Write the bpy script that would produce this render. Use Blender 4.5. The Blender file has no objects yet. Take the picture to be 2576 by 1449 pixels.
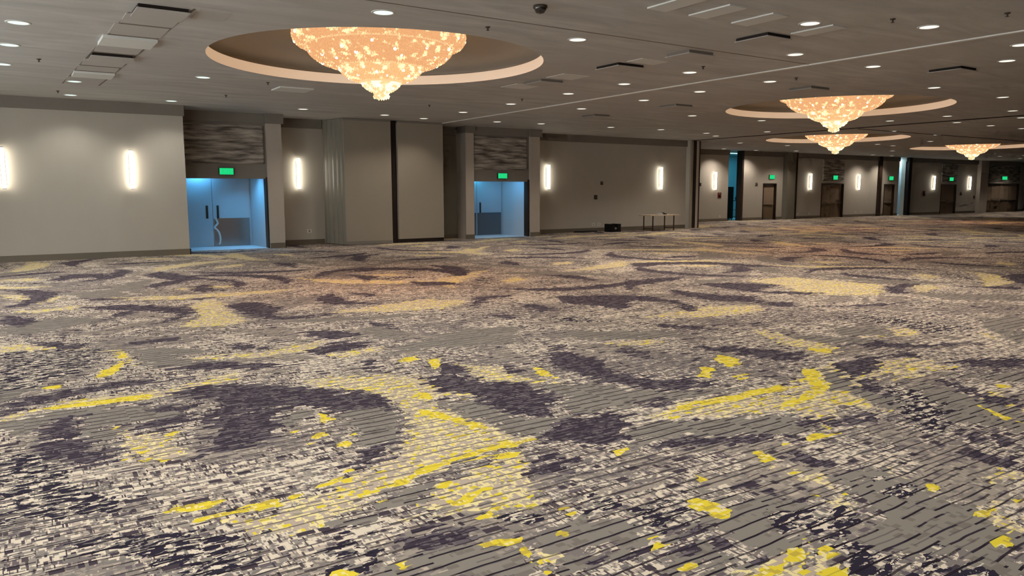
import bpy, bmesh, math, random
import numpy as np
from mathutils import Matrix, Vector
random.seed(7)
PI = math.pi
SC = bpy.context.scene
COL = SC.collection
EYE, CEIL = 1.806, 4.306

# ------------------------------------------------------------------ helpers
def lin(r, g, b):
    def f(c):
        c /= 255.0
        return c / 12.92 if c <= 0.04045 else ((c + 0.055) / 1.055) ** 2.4
    return (f(r), f(g), f(b), 1.0)

class N:
    """small wrapper for building node trees"""
    def __init__(s, name):
        s.m = bpy.data.materials.new(name); s.m.use_nodes = True
        s.t = s.m.node_tree; s.t.nodes.clear()
        s.out = s.t.nodes.new('ShaderNodeOutputMaterial')
    def new(s, typ, **kw):
        n = s.t.nodes.new(typ)
        for k, v in kw.items(): setattr(n, k, v)
        return n
    def put(s, sock, v):
        if isinstance(v, bpy.types.NodeSocket): s.t.links.new(v, sock)
        elif v is not None: sock.default_value = v
    def math(s, op, a, b=None, c=None, clamp=False):
        n = s.new('ShaderNodeMath', operation=op, use_clamp=clamp)
        s.put(n.inputs[0], a); s.put(n.inputs[1], b); s.put(n.inputs[2], c)
        return n.outputs[0]
    def xyz(s, x, y, z=0.0):
        n = s.new('ShaderNodeCombineXYZ'); s.put(n.inputs[0], x); s.put(n.inputs[1], y); s.put(n.inputs[2], z)
        return n.outputs[0]
    def pos(s):
        n = s.new('ShaderNodeTexCoord'); p = s.new('ShaderNodeSeparateXYZ')
        s.t.links.new(n.outputs['Object'], p.inputs[0]); return n.outputs['Object'], p.outputs
    def noise(s, vec, scale=1.0, detail=2.0, rough=0.5, dist=0.0):
        n = s.new('ShaderNodeTexNoise'); s.put(n.inputs['Vector'], vec)
        n.inputs['Scale'].default_value = scale; n.inputs['Detail'].default_value = detail
        n.inputs['Roughness'].default_value = rough; n.inputs['Distortion'].default_value = dist
        return n.outputs['Fac']
    def mix(s, f, a, b):
        n = s.new('ShaderNodeMix', data_type='RGBA'); s.put(n.inputs[0], f); s.put(n.inputs[6], a); s.put(n.inputs[7], b)
        return n.outputs[2]
    def ramp(s, f, a, b):
        n = s.new('ShaderNodeMapRange'); s.put(n.inputs[0], f); n.inputs[1].default_value = a; n.inputs[2].default_value = b
        return n.outputs[0]
    def attr(s, name):
        return s.new('ShaderNodeAttribute', attribute_name=name).outputs['Fac']
    def bsdf(s, col, rough=0.7, metal=0.0, bump=None, bstr=0.3, bdist=0.01, spec=0.3):
        b = s.new('ShaderNodeBsdfPrincipled'); s.put(b.inputs['Base Color'], col); s.put(b.inputs['Roughness'], rough)
        b.inputs['Metallic'].default_value = metal; b.inputs['Specular IOR Level'].default_value = spec
        if bump is not None:
            n = s.new('ShaderNodeBump'); n.inputs['Strength'].default_value = bstr; n.inputs['Distance'].default_value = bdist
            s.put(n.inputs['Height'], bump); s.t.links.new(n.outputs[0], b.inputs['Normal'])
        s.t.links.new(b.outputs[0], s.out.inputs[0]); return b
    def emit(s, col, strength):
        e = s.new('ShaderNodeEmission'); s.put(e.inputs[0], col); s.put(e.inputs[1], strength)
        s.t.links.new(e.outputs[0], s.out.inputs[0]); return e

def paint(name, rgb, var=0.06, scale=3.0, rough=0.7, stretch=(1, 1, 1), metal=0.0, bump=0.0, spec=0.3):
    n = N(name); v, p = n.pos()
    vec = n.xyz(n.math('MULTIPLY', p[0], stretch[0]), n.math('MULTIPLY', p[1], stretch[1]), n.math('MULTIPLY', p[2], stretch[2]))
    f = n.noise(vec, scale, 4.0, 0.6)
    c = lin(*rgb); lo = tuple(x * (1 - var) for x in c[:3]) + (1,); hi = tuple(min(1, x * (1 + var)) for x in c[:3]) + (1,)
    n.bsdf(n.mix(f, lo, hi), rough, metal, n.noise(vec, scale * 14, 3.0) if bump else None, bump, 0.01, spec)
    return n.m
def glow(name, rgb, strength, lincol=None):
    n = N(name); n.emit(lincol or lin(*rgb), strength); return n.m

def box(bm, x0, x1, y0, y1, z0, z1):
    vs = [bm.verts.new((x, y, z)) for x in (x0, x1) for y in (y0, y1) for z in (z0, z1)]
    for f in ((0, 1, 3, 2), (4, 6, 7, 5), (0, 4, 5, 1), (2, 3, 7, 6), (0, 2, 6, 4), (1, 5, 7, 3)):
        bm.faces.new([vs[i] for i in f])
    return vs
def lathe(bm, prof, n=32, cx=0, cy=0):
    rings = []
    for r, z in prof:
        if r < 1e-5: rings.append([bm.verts.new((cx, cy, z))])
        else: rings.append([bm.verts.new((cx + r * math.cos(2 * PI * i / n), cy + r * math.sin(2 * PI * i / n), z)) for i in range(n)])
    for a, b in zip(rings, rings[1:]):
        for i in range(n):
            j = (i + 1) % n
            if len(a) == 1 and len(b) == 1: continue
            if len(a) == 1: bm.faces.new((a[0], b[j], b[i]))
            elif len(b) == 1: bm.faces.new((a[i], a[j], b[0]))
            else: bm.faces.new((a[i], a[j], b[j], b[i]))
def tube(bm, pts, r, n=8):
    pts = [Vector(p) for p in pts]; rings = []
    for i, p in enumerate(pts):
        d = (pts[min(i + 1, len(pts) - 1)] - pts[max(i - 1, 0)]).normalized()
        u = d.cross(Vector((0.3, 0.9, 0.2))).normalized(); w = d.cross(u)
        rings.append([bm.verts.new(p + r * (math.cos(2 * PI * k / n) * u + math.sin(2 * PI * k / n) * w)) for k in range(n)])
    for a, b in zip(rings, rings[1:]):
        for k in range(n): bm.faces.new((a[k], a[(k + 1) % n], b[(k + 1) % n], b[k]))
    bm.faces.new(rings[0]); bm.faces.new(rings[-1][::-1])
def obj(name, bm, mat, parent=None, smooth=False, bevel=0.0, loc=None):
    if bevel: bmesh.ops.bevel(bm, geom=bm.edges[:], offset=bevel, segments=2, affect='EDGES', profile=0.7)
    bmesh.ops.recalc_face_normals(bm, faces=bm.faces)
    me = bpy.data.meshes.new(name); bm.to_mesh(me); bm.free()
    me.materials.append(mat)
    if smooth:
        for p in me.polygons: p.use_smooth = True
    o = bpy.data.objects.new(name, me); COL.objects.link(o)
    if parent: o.parent = parent
    if loc: o.location = loc
    return o
def bx(name, mat, parent, *dims, bevel=0.0):
    bm = bmesh.new(); box(bm, *dims); return obj(name, bm, mat, parent, bevel=bevel)
def thing(name, label, cat, loc=(0, 0, 0), group=None, rz=0.0):
    o = bpy.data.objects.new(name, None); COL.objects.link(o); o.location = loc; o.rotation_euler = (0, 0, rz)
    o.empty_display_size = 0.1
    return tag(o, label, cat, group)
def tag(o, label, cat, group=None):
    o['label'] = label; o['category'] = cat
    if group: o['group'] = group
    return o
def struct(name, mat, *dims, parent=None):
    o = bx(name, mat, parent, *dims)
    if parent is None: o['kind'] = 'structure'
    return o
def skind(o): o['kind'] = 'structure'; return o
def dup(o, parent=None, loc=None):
    c = o.copy(); COL.objects.link(c); c.parent = parent
    if loc is not None: c.location = loc
    for ch in list(o.children): dup(ch, c)
    return c

LAMP_W, V1, V2, EXPO, CH_W, FILL_WIN_W = 230.0, 16.0, 16.0, 0.12, 300.0, 370.0

# ------------------------------------------------------------------ camera
F, PITCH, ROLL, YAW = 1909.65, 0.125788, -0.0022439, 0.585736
cy_, sy_ = math.cos(YAW), math.sin(YAW)
Ry = np.array([[cy_, -sy_, 0], [sy_, cy_, 0], [0, 0, 1]])
Pm = np.array([[1, 0, 0], [0, -math.sin(PITCH), -math.cos(PITCH)], [0, math.cos(PITCH), -math.sin(PITCH)]])
Zm = np.array([[math.cos(ROLL), -math.sin(ROLL), 0], [math.sin(ROLL), math.cos(ROLL), 0], [0, 0, 1]])
MM = Zm @ Pm @ Ry
cam_d = bpy.data.cameras.new('camera'); cam = bpy.data.objects.new('camera', cam_d); COL.objects.link(cam)
cam_d.sensor_width = 36.0; cam_d.sensor_fit = 'HORIZONTAL'; cam_d.lens = F / 2576 * 36.0
cam_d.clip_start = 0.05; cam_d.clip_end = 300
r_, u_, b_ = MM[0], -MM[1], -MM[2]
cam.matrix_world = Matrix(((r_[0], u_[0], b_[0], 0), (r_[1], u_[1], b_[1], 0), (r_[2], u_[2], b_[2], EYE), (0, 0, 0, 1)))
SC.camera = cam

# ------------------------------------------------------------------ materials
M = {}
M['wall'] = paint('wallcovering_taupe', (176, 167, 153), 0.05, 2.0, 0.75, (1, 1, 0.3), bump=0.1)
M['pilaster'] = paint('pilaster_paint', (176, 164, 150), 0.05, 2.0, 0.6)
M['crown'] = paint('crown_dark_taupe', (122, 114, 104), 0.08, 3.0, 0.6)
M['base'] = paint('baseboard_dark', (108, 98, 84), 0.08, 3.0, 0.5)
M['panel'] = paint('partition_fabric', (144, 133, 118), 0.04, 1.5, 0.85, bump=0.1)
M['rib'] = paint('ribbed_panel', (126, 119, 106), 0.05, 2.0, 0.3, spec=0.6)
M['dark'] = paint('dark_gap', (38, 27, 22), 0.15, 4.0, 0.7)
M['darkwall'] = paint('recess_wall_olive', (120, 114, 100), 0.08, 1.5, 0.8)
M['door'] = paint('door_veneer_brown', (140, 120, 100), 0.12, 2.0, 0.5, (8, 8, 0.6))
M['doorlow'] = paint('door_lower_panel', (108, 90, 70), 0.1, 2.0, 0.45, (8, 8, 0.6))
M['frame'] = paint('door_frame_dark', (52, 38, 28), 0.1, 3.0, 0.5)
M['bar'] = paint('satin_metal', (150, 138, 120), 0.05, 5.0, 0.35, metal=0.6)
M['steel'] = paint('polished_steel', (176, 170, 165), 0.06, 2.0, 0.22, metal=0.9)
M['white'] = paint('white_plastic', (215, 212, 205), 0.03, 5.0, 0.4)
M['black'] = paint('black_plastic', (14, 12, 14), 0.2, 5.0, 0.45)
M['device'] = paint('dark_bronze_device', (70, 58, 46), 0.1, 5.0, 0.5)
M['red'] = paint('dark_red_device', (82, 22, 18), 0.1, 5.0, 0.4)
M['cool'] = paint('corridor_wall_grey', (188, 192, 194), 0.05, 1.5, 0.7)
M['coolfloor'] = paint('corridor_floor', (205, 205, 205), 0.08, 4.0, 0.8)
M['ptrack'] = paint('track_metal', (150, 140, 124), 0.05, 3.0, 0.5)
M['cpanel'] = paint('ceiling_access_panel', (218, 216, 208), 0.03, 2.0, 0.7)
M['cpanel2'] = paint('ceiling_panel_taupe', (180, 175, 168), 0.05, 2.0, 0.7)
M['seam'] = paint('ceiling_seam', (120, 110, 98), 0.05, 2.0, 0.8)
M['tabletop'] = paint('laminate_beige', (196, 176, 150), 0.06, 4.0, 0.4)
M['tableleg'] = paint('dark_brown_metal', (60, 46, 38), 0.08, 4.0, 0.4, metal=0.3)
M['cove'] = paint('cove_face_cream', (236, 222, 206), 0.04, 2.0, 0.7)
M['dome'] = paint('dome_plaster_brown', (168, 160, 148), 0.06, 0.8, 0.6, (1, 1, 1))
M['down'] = glow('downlight_lens', (255, 248, 228), 1.15)
M['downcool'] = glow('downlight_lens_cool', (228, 250, 240), 1.15)
M['sconce'] = glow('sconce_diffuser', (255, 250, 235), 13.0)
M['exit'] = glow('exit_face_green', (30, 205, 120), 1.0)
M['exitletter'] = glow('exit_letters_green', (44, 216, 134), 1.0)
M['bulb'] = glow('candle_bulb', (255, 236, 190), 5.0)

# ceiling: plaster with faint lighter and darker strokes
n = N('ceiling_plaster'); v, p = n.pos()
a = n.noise(n.xyz(n.math('MULTIPLY', p[0], 0.5), n.math('MULTIPLY', p[1], 2.2)), 1.0, 5.0, 0.62, 0.6)
b = n.noise(n.xyz(p[0], p[1]), 0.35, 3.0)
c = n.mix(n.ramp(a, 0.3, 0.7), lin(166, 163, 158), lin(208, 205, 199))
c = n.mix(n.ramp(b, 0.35, 0.7), c, lin(184, 180, 175))
n.bsdf(c, 0.75, bump=a, bstr=0.5, bdist=0.03)
M['ceiling'] = n.m
# plaster ring of the cove, its warm glow put in as emission
n = N('cove_strip_painted_glow'); b_ = n.bsdf(lin(236, 222, 206), 0.7); b_.inputs['Emission Color'].default_value = lin(255, 214, 178); b_.inputs['Emission Strength'].default_value = 0.32
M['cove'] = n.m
M['plate'] = paint('door_plate_grey', (112, 116, 120), 0.04, 2.0, 0.3, metal=0.5)
M['track_white'] = paint('track_white', (240, 236, 226), 0.03, 2.0, 0.5)

# wavy relief panels above the doors
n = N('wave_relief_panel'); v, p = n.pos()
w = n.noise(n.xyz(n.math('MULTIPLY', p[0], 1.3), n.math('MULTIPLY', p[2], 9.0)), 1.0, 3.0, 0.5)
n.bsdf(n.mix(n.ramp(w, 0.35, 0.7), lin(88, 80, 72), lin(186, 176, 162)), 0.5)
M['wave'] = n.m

# lit crystal mesh of the chandeliers
def crystal(name, ca, cb, s0, s1, thr):
    n = N(name); v, p = n.pos()
    a = n.noise(v, 6.5, 2.0, 0.5); b = n.noise(v, 30.0, 2.0, 0.7)
    f = n.ramp(a, thr, thr + 0.10)
    col = n.mix(f, n.mix(n.ramp(b, 0.35, 0.65), ca, tuple(min(1, x * 1.25) for x in ca[:3]) + (1,)), cb)
    st = n.math('MULTIPLY_ADD', f, s1 - s0, s0)
    n.emit(col, st); return n.m
M['cry_hi'] = crystal('crystal_mesh_upper', lin(240, 172, 118), lin(255, 232, 172), 0.88, 1.3, 0.545)
M['cry_mid'] = crystal('crystal_mesh_middle', lin(244, 184, 126), lin(255, 236, 180), 0.95, 1.3, 0.52)
M['cry_low'] = crystal('crystal_mesh_lower', lin(250, 205, 146), lin(255, 244, 200), 1.0, 1.4, 0.46)

# ------------------------------------------------------------------ carpet
CARPET = """
D -16 769 -9 776 18 793 55 804 93 802 142 784 141 776 91 786 65 780 40 772 17 758 -10 743 -16 734
D 113 735 142 742 174 727 209 700 238 660 247 620 230 576 215 597 198 624 181 630 157 635 127 635 119 635 145 660 143 679 119 718
D 134 640 183 629 171 601 163 564 151 550 122 542 97 537 112 553 111 569 122 587 122 610 123 633
D 80 647 114 654 103 627 89 623 73 627 76 636
D 86 689 117 679 115 669 88 677
D 9 672 23 700 32 705 39 694 33 665 39 656 31 631 40 621 40 601 54 591 54 577 44 562 32 563 18 597 4 621 12 636 8 664
M -15 631 6 608 19 552 31 511 50 496 46 472 22 476 6 484 -15 482
M 16 437 32 441 53 432 81 413 82 406 96 386 98 365 69 363 53 374 56 387 36 409 17 432
M 129 366 143 365 127 324 108 337 114 345
M -15 437 -6 421 -9 415 -15 419
T -16 702 18 730 59 718 86 694 117 652 78 649 55 655 55 619 55 583 40 605 35 629 35 692 12 684 6 656 -16 654
T 179 626 207 612 199 586 187 580 177 559 161 552 166 589
T 107 906 187 843 167 822 127 841 111 868
Y -16 726 17 741 42 758 87 753 113 755 149 771 178 774 170 750 143 741 111 724 83 719 48 725 16 734 -16 707
Y 17 746 98 739 95 722 19 731
K 55 655 71 663 57 631 79 612 83 605 97 608 91 591 83 588 86 570 89 549 81 548 59 566 56 590 59 613
Y 86 607 97 608 89 596
Y 204 599 207 591 205 573 197 563 199 582
Y 171 525 193 552 186 535 174 523
Y 166 562 178 565 171 554
Y 186 507 203 524 210 528 192 506
Y 62 456 73 461 97 455 99 449 75 450 63 453
Y 74 434 93 436 123 436 123 431 107 428 74 429
Y 129 437 137 437 157 447 177 456 170 448 147 439 128 432
K 85 424 105 420 125 429 167 423 153 388 120 387 99 398
Y 62 845 77 874 92 907 98 894 78 842 67 827
Y 19 824 32 819 28 805 20 811
K 223 700 258 713 282 704 259 649 237 677
M -17 972 70 922 62 893 47 863 13 828 -16 822
D 285 713 312 758 326 758 299 704
D 365 696 380 699 382 659 376 648 350 658
D 331 656 357 646 371 600 404 585 397 562 399 542 398 524 366 500 358 474 335 495 333 539 334 579 319 608
D 467 627 494 643 515 630 504 585 506 537 543 498 517 474 478 508 462 553 466 595
D 427 654 429 620 416 621
D 316 439 340 458 367 468 396 464 413 445 397 438 394 426 375 417 370 403 354 398 333 415
D 372 381 395 386 411 375 396 362
D 436 469 466 466 473 455 447 456
D 242 654 260 645 266 607 263 575 256 569 244 588 221 598
D 191 492 211 490 225 492 207 474 196 463 176 459 194 475
D 283 401 306 407 310 386 295 386 283 378 271 386 282 388
M 269 330 279 333 283 318 278 314 267 324
M 220 340 235 333 231 321 221 328
D 166 347 183 353 198 339 190 327 157 331
M 134 369 151 359 143 342 130 322 119 329
D 227 284 237 283 235 277 225 280
D 226 266 251 264 274 262 287 260 280 254 255 258 224 260
M 288 307 313 305 304 284 287 279 277 292
T 299 573 335 543 335 495 360 473 389 506 408 535 403 571 427 555 458 548 474 504 513 471 494 453 437 463 399 467 360 468 320 445 307 454 304 492 301 523
T 389 429 450 412 421 385 397 389 356 392 377 407
T 131 330 159 330 191 324 208 308 202 293 199 276 128 323
T 140 385 164 378 164 390 187 387 201 395 203 407 192 415 182 402 165 392 141 388
T 227 315 290 306 276 293 276 280 228 283 216 293 216 306
T 202 274 219 284 273 282 271 275 224 267 217 264
T 222 602 262 598 265 574 256 543 226 492 198 494 201 509 214 534 212 549 214 581
Y 300 615 306 598 302 577 297 575 295 600
Y 274 556 282 551 288 527 296 502 301 484 295 482 283 515 274 536
Y 169 402 188 414 196 424 222 435 262 444 290 449 313 441 302 437 271 438 231 432 205 424 189 411 173 399
Y 203 372 218 383 235 380 214 370 206 367
Y 234 437 267 433 292 426 281 420 257 426 231 432
Y 186 507 202 512 192 503
Y 167 456 177 459 168 449
Y 212 407 221 404 215 399 211 402
Y 205 346 219 351 216 345 207 345
Y 223 361 230 359 226 355
Y 253 331 260 328 253 323
Y 233 307 237 308 237 302 232 301
Y 189 319 206 319 215 315 209 312 191 316
Y 206 310 211 307 206 291 203 290
Y 205 284 209 278 204 272 201 274
Y 145 329 154 325 153 322 148 318
Y 121 333 127 327 125 325 119 329
Y 267 275 274 273 270 269
Y 264 265 273 265 264 261
Y 258 245 271 245 265 240 259 241
Y 343 390 356 392 356 389 340 380
Y 444 634 449 622 437 576 430 596
Y 364 714 382 720 367 695
Y 345 745 364 732 343 728
K 418 434 451 442 470 452 483 443 457 418 433 424
K 261 703 337 659 320 614 299 573 298 505 314 445 312 438 267 433 218 428 189 411 165 402 146 400 164 448 190 450 220 480 240 507 262 559 272 621 256 692
K 201 395 285 421 278 397 258 373 261 354 253 343 219 356 190 375 167 366
K 382 710 392 669 414 654 412 609 427 555 377 610 375 641
K 213 301 226 296 222 276 212 275 208 289
D 519 513 562 484 543 474 492 487
D 701 456 731 464 786 466 846 446 820 443 774 453 724 423 701 422 663 385 641 366 650 395 684 433
D 820 403 858 397 906 364 863 347 825 381
D 733 368 740 356 722 318 726 289 703 280 693 305 715 343
D 392 386 464 356 475 339 449 344 401 363 384 378
D 504 359 574 339 579 329 549 329 506 343
D 447 323 452 308 456 286 459 276 438 283 431 298
D 593 274 603 262 575 254 575 263
D 581 250 605 256 608 250 600 237 585 231 579 238
D 362 300 377 287 378 265 372 272 365 283
D 291 266 304 267 301 248 302 232 296 230 293 247
M 357 260 374 251 386 238 376 226 354 219 349 210 363 196 361 187 335 184 323 193 335 214 341 233 338 246
M 448 252 461 228 435 227 435 242
M 368 186 381 177 374 159 349 175
M 693 594 733 522 708 498 682 536
M 305 300 308 290 300 282 294 289
T 680 453 701 456 684 433 650 395 641 366 727 372 709 347 698 278 634 251 623 279 609 309 598 345 623 378 625 404 644 428
T 428 279 459 269 463 233 443 194 431 172 414 173 386 176 363 188 350 211 368 219 390 216 397 235 418 253
T 341 305 374 274 386 254 366 251 333 243 343 234 323 225 306 232 307 256 299 273 338 286
T 396 220 446 214 440 189 428 167 408 170 385 175 363 188 352 207 365 217
T 274 268 292 266 296 228 284 228 248 243
T 385 183 418 174 397 152 389 149 374 159
T 421 415 518 382 512 333 471 347 392 386
T 488 483 539 470 564 453 500 454 465 459
Y 653 566 650 538 635 519 624 527 638 556
Y 588 533 598 526 563 499 560 509
Y 589 489 604 487 580 472 575 475
Y 673 475 675 457 623 412 603 405 627 432
Y 461 444 508 443 594 439 587 430 552 432 490 430 456 435
Y 520 398 568 402 604 411 605 404 569 395 521 394
Y 436 431 442 422 431 418
Y 765 534 783 510 764 502 756 517
Y 727 421 776 424 841 418 798 409 813 390 734 391 717 395 683 379 689 390 715 404
Y 472 328 492 333 509 326 493 323 473 327
Y 421 333 429 331 423 315 415 317
Y 453 336 470 329 453 327
Y 357 327 358 316 351 314
Y 323 302 330 298 332 276 324 271 319 274 320 285 319 296
Y 578 371 616 369 601 367 575 366
Y 308 222 322 228 326 225 317 220 306 219
Y 334 215 338 212 333 207 325 209
Y 338 232 342 227 337 224 333 227
Y 312 203 328 204 317 196 310 202
Y 288 222 302 220 300 217 285 218
Y 259 245 272 244 268 239 259 241
Y 417 173 423 171 419 167 411 166
Y 410 164 408 157 403 155 407 160
Y 442 195 464 193 452 191 439 192
Y 465 238 472 233 456 225 454 229
Y 431 180 460 180 457 177 432 177
Y 763 332 773 318 754 317
Y 676 304 652 259 653 274
K 601 399 631 407 618 375 608 350 611 324 582 350 575 378
K 390 257 403 240 386 240 387 251
K 415 299 426 281 427 276 408 254 409 275
K 314 228 339 212 317 197 273 226 280 231
K 461 455 606 403 557 378 477 398 427 421
K 463 260 465 244 450 220 450 211 453 227
K 503 222 556 218 527 206 501 214
K 443 194 484 188 436 169 432 177
D 60 1841 110 1948 168 1933 204 1858 181 1826 131 1860 84 1825
D 247 1852 288 1902 314 1806 351 1684 392 1633 387 1532 358 1494 373 1603 330 1677 274 1693 252 1776
D 285 1563 328 1573 310 1473 279 1477
D 85 1373 145 1371 197 1322 230 1273 230 1213 206 1173 157 1135 198 1189 200 1233 162 1283 129 1236 79 1188 122 1264 142 1297
D -18 1337 7 1331 27 1263 5 1220 -18 1254
D 19 1076 44 1067 69 1027 61 1004 28 1041
M -17 1044 81 991 64 914 25 865 -16 837
D 107 1017 166 1023 168 990 124 997 106 995
D 204 951 230 925 242 882 215 893
D 256 930 284 926 264 902
D 312 974 356 944 373 898 336 891 309 925
D 279 843 331 879 355 848 319 816 285 819
D 412 990 432 947 424 898 413 923
D 283 1263 333 1298 357 1187 331 1143 325 1103 396 1088 344 1068 305 1084 291 1148
D 428 1262 482 1320 467 1206 500 1141 442 1168 423 1208
D 506 1304 551 1256 520 1229
D 511 1529 594 1690 707 1725 839 1615 871 1497 825 1427 806 1570 707 1666 624 1669 558 1588
D 619 1594 665 1514 603 1444
D 674 1395 728 1358 750 1281 664 1321
D 603 1031 670 1126 744 1107 680 1089 624 1042
D 127 849 175 850 198 823 231 789 257 783 226 776 155 813 130 835
D 580 974 610 908 591 879
D 257 1380 288 1389 263 1346
D 96 1490 190 1441 122 1442
T 102 963 141 964 175 913 188 891 148 905 152 878 164 858 130 857 112 881
T 388 940 419 957 422 882 398 849 367 870
T 327 759 397 819 495 868 564 839 503 747 416 777 367 783 322 739
T 278 1228 286 1129 344 1068 545 998 439 1003 335 1043 284 1109
T 80 1580 171 1604 169 1471 96 1490
T -18 1235 56 1287 127 1216 62 1181 26 1152 -17 1164
K 232 1285 285 1360 288 1273 276 1181 277 1093 232 1065 182 1099 223 1150 230 1213
K 399 1097 581 1157 631 1093 574 1038 466 1063
K -19 1632 78 1533 36 1446 -2 1557
K 227 700 300 689 342 641 365 543 280 601
K 154 889 220 869 309 887 281 842 224 841 165 863
K 290 822 357 817 334 792 294 782
K 91 971 105 948 106 863 97 880
Y 61 840 81 879 69 826
Y 20 821 34 821 29 807
Y 95 968 102 963 100 925 93 918
K 2 1380 89 1396 81 1363 33 1348
K 14 1023 47 974 20 967
Y 347 746 372 753 349 721
Y 374 727 380 711 353 674
D 1303 1427 1368 1429 1507 1353 1556 1157 1485 1206 1485 1268 1382 1372 1250 1340
D 996 1107 1107 1156 1197 1140 1145 1108 1022 1089 954 1043
D 791 1055 860 1023 924 964 922 890 891 818 856 793 861 826 894 855 894 909 859 934 813 884 777 872 777 935 744 971
D 689 1023 703 986 704 934 660 916
M 646 891 707 818 699 792 632 838
D 724 766 770 705 769 670 731 705
D 801 694 825 687 804 673
D 854 687 861 662 832 663
D 1019 1016 1030 923 1071 847 1018 796 972 870 979 941
D 1000 782 1036 798 1067 763 1021 741
D 1118 1043 1189 1014 1246 934 1137 899 1217 810 1165 814 1111 900 1119 1003
D 1353 785 1450 813 1482 791 1381 766 1325 720 1314 744
D 1501 739 1598 653 1549 633
D 1055 718 1233 663 1143 671
D 823 513 872 510 888 469 959 442 886 456 838 489
D 818 401 866 392 907 365 875 351
D 492 671 535 709 523 663 525 623 490 566 464 619
D 564 635 596 653 596 613 570 593
D 660 610 697 592 735 518 697 495 673 529
M 986 648 1053 603 1058 500 1006 482 971 506 1004 565
D 1257 593 1274 568 1248 573
T 804 603 865 545 900 476 829 517 802 557
T 1144 519 1234 501 990 400 1049 453 1062 479
T 913 599 974 557 919 525 867 560
T 1335 729 1474 601 1393 567 1315 650
T 601 775 709 701 700 658 609 704 573 760
T 1159 1076 1309 1062 1261 1049 1115 1025
K 1243 1018 1378 1014 1412 820 1268 743 1165 814 1246 934
Y 1291 903 1336 872 1230 835
Y 1296 790 1350 787 1268 743 1251 754
K 899 825 995 786 951 740 838 749 766 799
K 807 652 813 565 797 517 750 495 761 556
K 963 564 993 526 951 503 876 538 941 526
K 1450 793 1488 748 1352 717
K 1032 465 1034 447 982 435
K 584 690 660 669 629 645 594 669
Y 636 561 639 523 612 518
"""
polys = []
for l in CARPET.strip().splitlines():
    q = l.split(); c = np.array([float(x) for x in q[1:]]) / 100.0
    c = c.reshape(-1, 2); ar = abs(np.sum(c[:, 0] * np.roll(c[:, 1], -1) - c[:, 1] * np.roll(c[:, 0], -1))) / 2
    polys.append(('K' if q[0] == 'Y' and ar > 0.16 else q[0], c))
# woven pattern further away: the same big rings repeated over a staggered lattice
rc = random.Random(11)
def arc(cx, cy, r0, r1, a0, a1, k):
    pts = []
    m = 9
    for i in range(m): a = a0 + (a1 - a0) * i / (m - 1); rr = r1 + 0.05 * math.sin(5 * a); pts.append((cx + rr * math.cos(a), cy + rr * math.sin(a)))
    for i in range(m): a = a1 - (a1 - a0) * i / (m - 1); t = math.sin(PI * (i + 0.3) / (m - 0.4)); rr = r1 - (r1 - r0) * t; pts.append((cx + rr * math.cos(a), cy + rr * math.sin(a)))
    polys.append((k, np.array(pts)))
for j in range(-3, 11):
    for i in range(-3, 22):
        cx = 0.9 + 4.3 * i + (2.1 if j % 2 else 0) + rc.uniform(-.3, .3); cy = 5.9 + 3.3 * j + rc.uniform(-.3, .3)
        d = math.hypot(cx, cy)
        inview = -0.5 < cx and cy > 1 and math.atan2(cy, cx) > 0.36
        if inview and d < 15.5: continue
        a = rc.uniform(0, 6.28)
        arc(cx, cy, 1.25, 1.75, a, a + rc.uniform(1.6, 2.6), 'D'); arc(cx, cy, 0.5, 1.0, a + 2, a + rc.uniform(3.6, 4.6), 'D')
        arc(cx, cy, 1.0, 1.6, a + 2.6, a + 4.6, 'T'); arc(cx, cy, 0.4, 0.9, a + 4.6, a + 6.0, 'K')
        arc(cx, cy, 1.7, 2.3, a + 4.4, a + 6.0, 'K'); arc(cx, cy, 0.1, 0.55, a, a + 1.5, 'M'); arc(cx, cy, 1.1, 1.5, a + 5, a + 6.1, 'M')
def rng(*seg):
    out = [seg[0][0]]
    for a, b, s in seg:
        k = max(1, round((b - a) / s)); out += [a + (b - a) * (i + 1) / k for i in range(k)]
    return np.array(out)
GX = rng((-6, -0.5, 0.3), (-0.5, 11, 0.055), (11, 20, 0.1), (20, 82, 0.3))
GY = rng((-8, 1, 0.3), (1, 13, 0.055), (13, 20, 0.09), (20, 32, 0.2))
nx, ny = len(GX), len(GY)
fields = {k: np.full((ny, nx), -0.5) for k in 'DTYKM'}
for k, P in polys:
    m = 0.5
    i0, i1 = np.searchsorted(GX, [P[:, 0].min() - m, P[:, 0].max() + m]); j0, j1 = np.searchsorted(GY, [P[:, 1].min() - m, P[:, 1].max() + m])
    if i1 <= i0 or j1 <= j0: continue
    X, Y = np.meshgrid(GX[i0:i1], GY[j0:j1]); ins = np.zeros(X.shape, bool); dd = np.full(X.shape, 9.0)
    Q = np.roll(P, -1, 0)
    for (ax, ay), (bx_, by_) in zip(P, Q):
        ex, ey = bx_ - ax, by_ - ay
        t = np.clip(((X - ax) * ex + (Y - ay) * ey) / (ex * ex + ey * ey + 1e-12), 0, 1)
        dd = np.minimum(dd, np.hypot(X - ax - t * ex, Y - ay - t * ey))
        if ay != by_:
            c = (ay > Y) != (by_ > Y); ins ^= c & (X < (bx_ - ax) * (Y - ay) / (by_ - ay) + ax)
    sd = np.where(ins, dd, -dd)
    fields[k][j0:j1, i0:i1] = np.maximum(fields[k][j0:j1, i0:i1], sd)
XX, YY = np.meshgrid(GX, GY)
co = np.stack([XX, YY, np.zeros_like(XX)], -1).reshape(-1, 3)
idx = np.arange(nx * ny).reshape(ny, nx)
quad = np.stack([idx[:-1, :-1], idx[:-1, 1:], idx[1:, 1:], idx[1:, :-1]], -1).reshape(-1, 4)
me = bpy.data.meshes.new('floor')
me.vertices.add(len(co)); me.vertices.foreach_set('co', co.ravel())
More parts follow.
